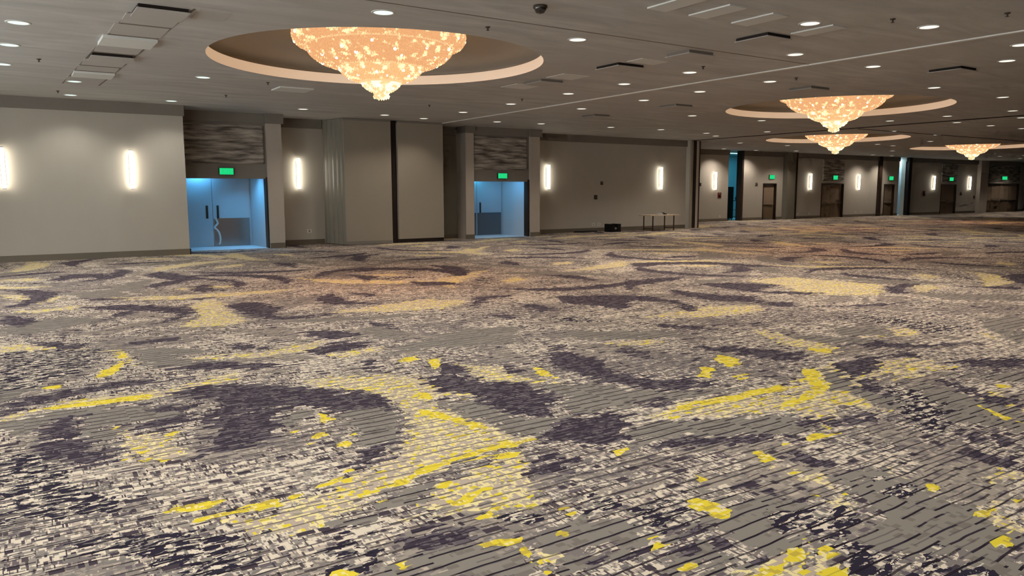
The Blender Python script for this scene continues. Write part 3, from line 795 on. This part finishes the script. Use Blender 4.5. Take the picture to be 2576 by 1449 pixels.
# ------------------------------------------------------------------ small wall devices
def disc_device(name, label, cat, x, y, z, r, mat, group=None):
    t = thing(name, label, cat, (x, y, z), group)
    bx('back_box', mat, t, -r, r, -0.025, 0, -r * 1.1, r * 1.1, bevel=0.005)
    bm = bmesh.new(); lathe(bm, [(r * 0.75, 0.02), (r * 0.7, 0.05), (r * 0.3, 0.07), (0, 0.075)], 16)
    bmesh.ops.rotate(bm, verts=bm.verts, cent=(0, 0, 0), matrix=Matrix.Rotation(PI / 2, 3, 'X'))
    obj('front_cover', bm, mat, t, smooth=True)
disc_device('alarm_strobe', 'small dark device high on the long wall between two sconces', 'alarm', 22.85, 27.0, 2.2, 0.07, M['device'])
disc_device('wall_control', 'small dark wall control below the alarm on the long wall', 'wall control', 22.5, 27.0, 1.56, 0.09, M['device'])
disc_device('alarm_strobe', 'small dark device near the partition post, left of a far sconce', 'alarm', 34.55, YF, 2.23, 0.09, M['device'])
disc_device('fire_alarm', 'dark red alarm box left of the tall blue-lit opening', 'alarm', 36.25, YF, 1.58, 0.15, M['red'])
disc_device('alarm_strobe', 'small dark device between the tall blue opening and a brown single door', 'alarm', 39.65, YF, 2.25, 0.09, M['device'])
disc_device('fire_alarm', 'dark alarm box right of the pale blue strip of the far wall', 'alarm', 59.5, YF, 1.64, 0.17, M['red'])
disc_device('alarm_strobe', 'small dark device under the farthest right sconce', 'alarm', 65.15, YF, 1.6, 0.12, M['device'])
disc_device('wall_control', 'small dark control beside the pale pier at the far right', 'wall control', 67.3, YF, 1.3, 0.1, M['device'])
def outlet(label, x, y, z, w=0.08):
    t = thing('wall_outlet', label, 'outlet', (x, y, z), 'white outlets low on the walls')
    bx('cover_plate', M['white'], t, -w, w, -0.012, 0, -0.06, 0.06, bevel=0.003)
    bx('socket', M['bar'], t, -w * 0.4, w * 0.4, -0.016, -0.01, -0.035, 0.035)
for a_ in [('white outlet low on the recess wall under the third sconce', 8.84, 26.2, 0.46), ('left one of two white outlets above the black case', 22.38, 27.0, 0.33),
    ('right one of two white outlets above the black case', 22.72, 27.0, 0.33), ('white outlet low on the wall left of the tall blue opening', 36.35, YF, 0.3),
    ('white outlet low on the wall just right of the grey pier', 43.9, YF, 0.32), ('white outlet low on the wall under the sconce left of the far double doors', 45.2, YF, 0.32),
    ('left one of two white outlets under the sconce right of the far double doors', 50.5, YF, 0.32), ('right one of two white outlets under the sconce right of the far double doors', 51.2, YF, 0.32)]:
    outlet(*a_)

# ------------------------------------------------------------------ table, cases
t = thing('folding_table', 'small rectangular folding table with beige top against the long wall', 'table', (25.45, 25.9, 0))
bx('tabletop', M['tabletop'], t, -0.93, 0.95, -0.40, 0.40, 0.70, 0.745, bevel=0.006)
for sx in (-0.68, 0.66):
    for sy in (-0.3, 0.3):
        b_ = bmesh.new(); tube(b_, [(sx, sy, 0.71), (sx, sy, 0.06), (sx, sy, 0.0)], 0.03, 8); obj('leg', b_, M['tableleg'], t)
    b_ = bmesh.new(); tube(b_, [(sx, -0.3, 0.12), (sx, 0.3, 0.12)], 0.016, 6); obj('crossbar', b_, M['tableleg'], t)
t = thing('paper_stack', 'loose pale papers heaped on the middle of the folding table', 'papers', (25.4, 25.85, 0.746))
b_ = bmesh.new()
for i in range(9):
    vs_ = box(b_, -0.16, 0.16, -0.11, 0.11, i * 0.008, i * 0.008 + 0.006)
    bmesh.ops.rotate(b_, verts=vs_, cent=(0, 0, 0), matrix=Matrix.Rotation(rc.uniform(-.5, .5), 3, 'Z'))
obj('sheets', b_, M['white'], t)
t = thing('desk_phone', 'small black phone lying on the folding table beside the papers', 'phone', (25.75, 25.9, 0.746))
bx('body', M['black'], t, -0.1, 0.1, -0.09, 0.09, 0, 0.045, bevel=0.01)
b_ = bmesh.new(); tube(b_, [(-0.06, -0.1, 0.05), (-0.06, -0.06, 0.075), (-0.06, 0.06, 0.075), (-0.06, 0.1, 0.05)], 0.018, 8); obj('handset', b_, M['black'], t, smooth=True)
t = thing('equipment_case', 'black square equipment case with a small pale badge on the floor by the long wall', 'case', (22.95, 26.3, 0))
b_ = bmesh.new(); box(b_, -0.3, -0.1, -0.22, 0.22, 0.0, 0.36); box(b_, 0.1, 0.3, -0.22, 0.22, 0, 0.36); box(b_, -0.1, 0.1, -0.2, 0.22, 0, 0.22); obj('body', b_, M['black'], t)
bx('badge', M['bar'], t, -0.05, 0.05, -0.215, -0.2, 0.12, 0.2)
t = thing('floor_cable_ramp', 'low black cable ramp along the baseboard left of the black case', 'cable cover', (21.75, 26.75, 0))
b_ = bmesh.new(); lo_ = [(-0.65, -0.12, 0), (0.6, -0.12, 0), (0.6, 0.12, 0), (-0.65, 0.12, 0)]; hi_ = [(-0.6, -0.05, 0.06), (0.58, -0.05, 0.06), (0.58, 0.05, 0.06), (-0.6, 0.05, 0.06)]
a_ = [b_.verts.new(q) for q in lo_]; c_ = [b_.verts.new(q) for q in hi_]
b_.faces.new(a_[::-1]); b_.faces.new(c_)
for i in range(4): b_.faces.new((a_[i], a_[(i + 1) % 4], c_[(i + 1) % 4], c_[i]))
obj('ramp', b_, M['black'], t)
t = thing('equipment_trolley', 'black loaded trolley cut by the right edge of the photo', 'trolley', (76.3, 31.1, 0))
bx('platform', M['black'], t, -0.9, 0.9, -0.35, 0.35, 0.15, 0.22); bx('load', M['black'], t, -0.6, 0.9, -0.3, 0.3, 0.22, 0.95, bevel=0.04)
b_ = bmesh.new(); tube(b_, [(-0.85, -0.3, 0.2), (-0.85, -0.3, 0.6), (-0.85, 0.3, 0.6), (-0.85, 0.3, 0.2)], 0.03); obj('handle', b_, M['device'], t)
for sx in (-0.7, 0.7):
    for sy in (-0.25, 0.25):
        w2 = bmesh.new(); lathe(w2, [(0, 0), (0.05, 0.01), (0.07, 0.07), (0.05, 0.14), (0, 0.15)], 10, sx, sy); obj('caster', w2, M['device'], t)

# ------------------------------------------------------------------ chandeliers
TIERS = [ # name, profile (r, z above tip), material, bulbs
 ('finial', [(0, 0.0), (0.07, 0.03), (0.155, 0.06), (0.135, 0.09), (0.13, 0.15), (0.145, 0.16)], 'cry_low', 0),
 ('crystal_tier', [(0.145, 0.155), (0.20, 0.17), (0.29, 0.225), (0.35, 0.28), (0.385, 0.335), (0.37, 0.35)], 'cry_low', 6),
 ('crystal_tier', [(0.34, 0.345), (0.47, 0.365), (0.60, 0.41), (0.71, 0.48), (0.775, 0.55), (0.79, 0.60), (0.75, 0.62)], 'cry_mid', 18),
 ('crystal_tier', [(0.74, 0.60), (0.92, 0.63), (1.10, 0.69), (1.24, 0.77), (1.34, 0.86), (1.39, 0.94), (1.38, 0.985), (1.33, 0.99)], 'cry_hi', 24),
 ('crystal_tier', [(1.34, 0.97), (1.47, 0.985), (1.57, 1.03), (1.625, 1.11), (1.64, 1.20), (1.61, 1.29), (1.55, 1.33), (1.40, 1.34)], 'cry_hi', 30)]
def interp(prof, s):
    L = [0]
    for a, b in zip(prof, prof[1:]): L.append(L[-1] + math.hypot(b[0] - a[0], b[1] - a[1]))
    s *= L[-1]
    for i in range(len(prof) - 1):
        if s <= L[i + 1] + 1e-9:
            t = (s - L[i]) / (L[i + 1] - L[i]); a, b = prof[i], prof[i + 1]
            return a[0] + (b[0] - a[0]) * t, a[1] + (b[1] - a[1]) * t, L[-1]
    return prof[-1][0], prof[-1][1], L[-1]
def bead(bm, x, y, z, s, a):
    vs = [bm.verts.new((x + s * math.cos(a + PI / 2 * k), y + s * math.sin(a + PI / 2 * k), z)) for k in range(4)]
    t_, b_ = bm.verts.new((x, y, z + s * 1.2)), bm.verts.new((x, y, z - s * 1.5))
    for k in range(4): bm.faces.new((vs[k], vs[(k + 1) % 4], t_)); bm.faces.new((vs[(k + 1) % 4], vs[k], b_))
def make_chandelier(x, y, label):
    t = thing('crystal_chandelier', label, 'chandelier', (x, y, 3.59), 'crystal basket chandeliers in round ceiling coves')
    bm = bmesh.new(); lathe(bm, [(0.0, 1.50), (0.35, 1.50), (0.38, 1.44), (0.30, 1.40), (0.05, 1.38), (0.05, 1.2), (0, 1.2)], 24); obj('canopy', bm, M['bar'], t, smooth=True)
    rb = random.Random(3)
    for name, prof, mat, nb in TIERS:
        bm = bmesh.new(); lathe(bm, prof, 72)
        L = interp(prof, 1)[2]; rows = max(2, int(L / 0.045))
        for j in range(rows + 1):
            r, z, _ = interp(prof, j / rows)
            if r < 0.03: continue
            k = max(8, int(2 * PI * r / 0.05))
            for i in range(k):
                a = 2 * PI * (i + 0.5 * (j % 2)) / k + rb.uniform(-.01, .01)
                bead(bm, (r + 0.008) * math.cos(a), (r + 0.008) * math.sin(a), z - 0.008, 0.017 * rb.uniform(.7, 1.25), a)
        tier = obj(name, bm, M[mat], t)
        if name == 'crystal_tier':
            bm = bmesh.new(); r, z = prof[-1]; r2 = max(q[0] for q in prof)
            lathe(bm, [(r2 - 0.01, z - 0.035), (r2 + 0.028, z - 0.028), (r2 + 0.034, z - 0.005), (r2 + 0.02, z + 0.01), (r2 - 0.01, z + 0.012)], 72); obj('tier_band', bm, M['rim'], tier, smooth=True)
        for i in range(nb):
            s = (0.35 + 0.5 * ((i * 0.618) % 1)); r, z, _ = interp(prof, s); a = 2 * PI * i / nb + rb.uniform(-.08, .08)
            bm = bmesh.new(); q = rb.uniform(0.022, 0.042)
            lathe(bm, [(0, -q), (q * .7, -q * .7), (q, 0), (q * .7, q * .7), (0, q * 1.3)], 8)
            obj('bulb', bm, M['bulb'], tier, smooth=True, loc=((r + 0.002) * math.cos(a), (r + 0.002) * math.sin(a), z))
    l = bpy.data.lights.new('chandelier_lamp', 'SPOT'); l.energy = CH_W; l.color = (1.0, 0.66, 0.48); l.shadow_soft_size = 0.12; l.spot_size = math.radians(160); l.spot_blend = 0.8
    o = bpy.data.objects.new('lamp', l); COL.objects.link(o); o.parent = t; o.location = (0, 0, -0.15)
    return t
M['rim'] = glow('glowing_rim', (255, 208, 150), 1.0)
ch = make_chandelier(6.25, 14.0, 'largest and nearest peach crystal chandelier, hanging in the ceiling dome at upper left')
for (x, y), lab in zip([(21.2, 14.2), (33.5, 22.3), (46.6, 22.3)],
    ['second nearest crystal chandelier, hanging in the big dome at upper right', 'smaller crystal chandelier seen directly below the second one', 'small crystal chandelier farthest away at the right edge']):
    c = dup(ch, None, (x, y, 3.59)); c['label'] = lab

# ------------------------------------------------------------------ downlights
LX = [(4.59, 10.2)]
DL = [(4.6,10.18),(8.08,10.2),(8.08*0+10.25,7.35),(10.2,5.3),(12.0,6.5),(14.8,6.4),(16.35,7.3),(12.3,9.1),(14.8,9.1),(12.25,11.65),(14.8,11.6),(12.25,13.7),(14.78,13.7),(12.23,15.8),(14.85,15.8),(12.25,18.5),(14.75,18.4),
 (12.23,21.2),(12.12,23.7),(3.8,17.9),(4.0,22.9),(1.6,22.9),(1.5,20.1),(0.35,13.7),(0.25,15.8),(0.15,18.2),(7.7,23.0),(10.5,23.3),(14.9,23.4),(16.7,23.2),(19.9,23.0),(22.4,22.8),
 (19.2,18.1),(22.6,18.0),(22.55,10.1),(19.05,10.1),(26.6,11.6),(29.35,12.5),(26.6,13.6),(26.6,15.6),(29.35,14.65),(31.9,14.65),(34.4,14.6),(31.3,18.2),(35.0,18.3),(27.0,21.2),(27.0,24.0),(25.4,23.1),
 (39.2,20.8),(39.2,23.6),(41.2,23.9),(32.0,26.8),(36.0,26.9),(38.5,31.0),(41.3,30.2),(35.5,30.9),(46.5,27.0),(50.5,30.7),(53.0,30.8),(60.5,27.0),(60.5,25.4)]
EX = [(4.6,8.4),(4.6,5.5),(1.0,5.5),(1.0,2.5),(4.6,2.5),(8.0,2.5),(12,2.5),(16.3,2.5),(22,2.5),(27,5),(33,5),(40,8),(46,12),(52,16),(58,12),(66,18),(72,24),(66,28),(72,30),(1.0,-3),(8,-3),(16,-3),(26,-3),(-3.5,3),(-3.5,8),(-3.5,13.7),(-3.5,18),(-3.5,22.5),(0.3,10)]
def cam_px(x, y, z):
    c = MM @ np.array([x, y, z - EYE])
    return (1288 + F * c[0] / c[2], 724.5 + F * c[1] / c[2]) if c[2] > 0.1 else (-1, -1)
def ordn(k):
    return ['first', 'second', 'third', 'fourth', 'fifth', 'sixth', 'seventh', 'eighth', 'ninth', 'tenth', 'eleventh', 'twelfth', 'thirteenth', 'fourteenth', 'fifteenth'][k]
LIGHTD = {}
def spot(kind, e, colr):
    l = bpy.data.lights.new('lamp', 'SPOT'); l.energy = e; l.color = colr; l.spot_size = math.radians(125); l.spot_blend = 0.75; l.shadow_soft_size = 0.1; return l
proto = thing('ceiling_downlight', '', 'downlight', (0, 0, CEIL))
bm = bmesh.new(); lathe(bm, [(0.135, -0.004), (0.138, -0.010), (0.165, -0.008), (0.17, 0.0)], 28); obj('trim_ring', bm, M['cpanel'], proto, smooth=True)
bm = bmesh.new(); lathe(bm, [(0.137, -0.006), (0.10, -0.0075), (0, -0.008)], 28); lens0 = obj('lens', bm, M['down'], proto)
lens_cool = lens0.data.copy(); lens_cool.materials[0] = M['downcool']
allL = [(x, y, 1) for x, y in DL] + [(x, y, 0) for x, y in EX]
# rows across the room, for telling the lights apart
vis = sorted([(y, x) for x, y, v_ in allL if v_ and 0 < cam_px(x, y, CEIL)[0] < 2576 and cam_px(x, y, CEIL)[1] > 0])
rows = []
for y, x in vis:
    if rows and y - rows[-1][-1][0] < 0.45 and y - rows[-1][0][0] < 1.0: rows[-1].append((y, x))
    else: rows.append([(y, x)])
where = {}
side = {0: 'nearest the viewer'}
for i, r_w in enumerate(rows):
    r_w.sort(key=lambda q: q[1])
    for j, (y, x) in enumerate(r_w):
        who = 'lone' if len(r_w) == 1 else (ordn(j) + ' from left')
        where[(x, y)] = 'round recessed downlight, %s in cross row %d from the viewer' % (who, i + 1)
def area_w(x, y):  # dimmer zones of the hall; lamps hugging a wall are turned down
    w = 0.92 if x < 5 else 0.84 if x < 16 else 0.58 if x < 30 else 0.56
    if 5 <= x < 20 and y > 22: w = 0.52
    elif 20 <= x < 28.5 and y > 22: w = 1.15
    elif x > 28 and y > 26: w = 1.2
    elif x < 5 and y > 22: w = 0.48
    return w
lampcache = {}
fixtures = [proto] + [dup(proto) for _ in allL[1:]]
for k, (x, y, v_) in enumerate(allL):
    cool = x < 5.2
    o = fixtures[k]
    o.location = (x, y, CEIL)
    o['label'] = where.get((x, y), 'round recessed downlight in the part of the ceiling outside the photo')
    o['group'] = 'recessed downlights of the ballroom ceiling'
    if cool: [setattr(ch_, 'data', lens_cool) for ch_ in o.children if ch_.name.startswith('lens')]
    key = (round(area_w(x, y), 2), 0 if cool else 1 if math.hypot(x, y) < 11.5 else 2)
    if key not in lampcache:
        lampcache[key] = spot('d', LAMP_W * key[0], (0.98, 1.0, 0.97) if cool else (1.0, 0.97, 0.92) if key[1] == 1 else (1.0, 0.92, 0.82))
    l = bpy.data.objects.new('lamp', lampcache[key]); COL.objects.link(l); l.parent = o; l.location = (0, 0, -0.03)

# ------------------------------------------------------------------ ceiling diffusers, panels, sprinklers
def diffuser(label, x0, x1, y0, y1):
    faint = label.startswith(('faint', 'square diffuser'))
    t = thing('ceiling_diffuser', label, 'air diffuser', ((x0 + x1) / 2, (y0 + y1) / 2, CEIL), 'square plaque air diffusers in the ceiling')
    w_, d_ = (x1 - x0) / 2, (y1 - y0) / 2
    bx('neck', M['dark'] if not faint else M['crown'], t, -w_ + 0.02, w_ - 0.02, -d_ + 0.02, d_ - 0.02, -0.05, 0.0)
    bx('plaque', M['cpanel2'], t, -w_, w_, -d_, d_, -0.062, -0.05)
for a_ in [('square plaque diffuser nearest in the panel strip at upper left', 1.64, 2.31, 11.45, 12.1), ('square plaque diffuser in the middle of the panel strip at upper left', 1.47, 2.17, 15.8, 16.45),
    ('dark-edged square diffuser beside the large bright downlight at upper right', 10.22, 10.82, 8.08, 8.75), ('faint square diffuser second of the run right of the nearest dome', 10.28, 10.93, 9.8, 10.4),
    ('dark-edged square diffuser just right of the nearest dome', 10.12, 10.82, 11.5, 12.2), ('square diffuser right of the nearest chandelier tip', 10.1, 10.75, 14.05, 14.75),
    ('square diffuser left of the second dome, nearer of two', 16.2, 16.9, 15.9, 16.6), ('square diffuser left of the second dome, farther of two', 16.1, 16.75, 19.4, 20.1),
    ('dark-edged square diffuser nearest the right edge of the photo', 16.2, 16.85, 8.07, 8.75), ('square diffuser just above the second chandelier dome', 16.2, 16.95, 11.5, 12.15)]: diffuser(*a_)
def cpanel(label, x0, x1, y0, y1, m='cpanel', dz=0.012):
    o = bx('ceiling_panel', M[m], None, x0, x1, y0, y1, CEIL - dz, CEIL + 0.003, bevel=0.003); tag(o, label, 'ceiling panel', 'rectangular access panels in the ceiling')
for a_ in [('long pale access panel in the upper left strip, nearer one', 1.48, 2.28, 13.95, 14.74, 'cpanel', 0.05), ('pale access panel in the upper left strip, farther one', 1.37, 2.12, 18.3, 19.0, 'cpanel', 0.05),
    ('taupe panel directly behind the nearest diffuser of the upper left strip', 1.6, 2.32, 12.14, 12.86, 'cpanel2', 0.008), ('taupe panel in front of the nearer pale panel at upper left', 1.54, 2.3, 12.95, 13.8, 'cpanel2', 0.008),
    ('taupe panel behind the nearer pale panel at upper left', 1.5, 2.2, 14.85, 15.6, 'cpanel2', 0.008), ('taupe panel behind the farther diffuser of the upper left strip', 1.43, 2.15, 16.6, 17.4, 'cpanel2', 0.008),
    ('taupe panel in front of the farther pale panel at upper left', 1.4, 2.12, 17.5, 18.2, 'cpanel2', 0.008), ('taupe panel at the wall end of the upper left strip', 1.32, 2.02, 19.3, 20.6, 'cpanel2', 0.006),
    ('faint taupe panel right of the nearest diffuser at upper left', 2.42, 2.84, 11.4, 12.0, 'cpanel2', 0.008),
    ('white rectangular panel below the left rim of the nearest dome', 5.62, 6.44, 18.38, 19.1, 'cpanel', 0.03),
    ('pale strip panel right of the nearest dome, nearer of two', 10.1, 10.8, 13.2, 13.85, 'cpanel', 0.01), ('pale strip panel right of the nearest dome, farther of two', 10.1, 10.8, 15.0, 15.7, 'cpanel', 0.01),
    ('pale strip panel between two diffusers at upper right', 10.2, 10.9, 10.9, 11.35, 'cpanel', 0.01),
    ('leftmost pale slat panel at the top edge of the photo', 7.5, 7.85, 7.2, 7.95, 'cpanel', 0.02), ('second pale slat panel at the top edge of the photo', 8.3, 8.65, 7.2, 7.95, 'cpanel', 0.02),
    ('third pale slat panel at the top edge of the photo', 9.2, 9.55, 7.2, 7.95, 'cpanel', 0.02), ('fourth pale slat panel beside the large bright downlight', 10.6, 10.95, 7.2, 7.95, 'cpanel', 0.02)]: cpanel(*a_)
t = thing('dome_camera', 'dark dome camera under the ceiling at top centre', 'camera', (6.22, 8.67, CEIL))
bm = bmesh.new(); lathe(bm, [(0.0, -0.001), (0.095, 0.0), (0.1, -0.03), (0.085, -0.035)], 24); obj('ring', bm, M['device'], t, smooth=True)
n_ = N('tinted_dome'); n_.bsdf(lin(30, 26, 24), 0.08, spec=0.8)
bm = bmesh.new(); lathe(bm, [(0.085, -0.03), (0.08, -0.06), (0.055, -0.095), (0, -0.11)], 24); obj('dome_cover', bm, n_.m, t, smooth=True)
def sprinkler(label, x, y):
    t = thing('fire_sprinkler', label, 'sprinkler', (x, y, CEIL), 'small dark fire sprinklers in the ceiling')
    bm = bmesh.new(); lathe(bm, [(0, 0), (0.04, -0.002), (0.035, -0.015), (0.012, -0.02), (0.012, -0.05), (0.03, -0.055), (0, -0.06)], 12); obj('sprinkler_head', bm, M['device'], t)
for a_ in [('dark sprinkler near the top edge right of the nearest chandelier', 6.32, 10.18), ('dark sprinkler near the top right below a bright downlight', 11.0, 6.5), ('dark sprinkler closest to the top right corner', 12.0, 5.4),
    ('dark sprinkler left of the panel strip at upper left', 0.72, 17.14), ('dark sprinkler nearest the left wall crown', 1.28, 22.13), ('dark sprinkler just below the left rim of the nearest dome', 5.2, 17.91),
    ('dark sprinkler right of the nearest dome beside a downlight', 11.9, 10.96), ('dark sprinkler between the nearest chandelier tip and the long partition track', 11.87, 17.38), ('dark sprinkler above the second chandelier', 14.79, 10.89),
    ('dark sprinkler above the first blue-lit doorway', 4.95, 20.8), ('dark sprinkler above the partition panels', 10.41, 19.99)]: sprinkler(*a_)

# ------------------------------------------------------------------ blue light of the vestibules and the rooms behind
room_light(5.35, 26.62, 2.58, 0.6, 0.2, BLUE, V1)
room_light(6.6, 25.75, 2.58, 0.4, 0.3, BLUE, V1 * 1.1).data.spread = 2.0
room_light(16.3, 27.05, 2.58, 0.3, 0.2, (0.08, 0.6, 1.0), V2 * 0.35)
room_light(17.0, 26.0, 2.58, 0.5, 0.3, BLUE, V2)
room_light(40.5, 34.5, CEIL - 0.05, 5, 2, (0.08, 0.55, 0.8), 90)
room_light(57.0, 32.5, CEIL - 0.05, 2, 0.6, (0.5, 0.82, 1.0), 75)

# ------------------------------------------------------------------ render look
w_ = bpy.data.worlds.new('world'); SC.world = w_; w_.use_nodes = True
w_.node_tree.nodes['Background'].inputs[0].default_value = (0.02, 0.02, 0.022, 1); w_.node_tree.nodes['Background'].inputs[1].default_value = 1.0
SC.view_settings.view_transform = 'Standard'; SC.view_settings.look = 'None'; SC.view_settings.gamma = 1.0; SC.view_settings.exposure = EXPO
SC.view_settings.use_curve_mapping = False
SC.cycles.use_denoising = True; SC.cycles.use_light_tree = False
SC.cycles.max_bounces = 3; SC.cycles.diffuse_bounces = 3; SC.cycles.use_adaptive_sampling = True; SC.cycles.adaptive_threshold = 0.05; SC.cycles.adaptive_min_samples = 12; SC.cycles.glossy_bounces = 2
SC.cycles.sample_clamp_indirect = 4.0
for m_ in bpy.data.materials:   # dim glowing surfaces need no light sampling of their own
    if m_.name.startswith(('crystal_mesh', 'cove_strip', 'exit_', 'downlight_lens', 'tube_cool', 'glowing_rim', 'candle_bulb')): m_.cycles.emission_sampling = 'NONE'
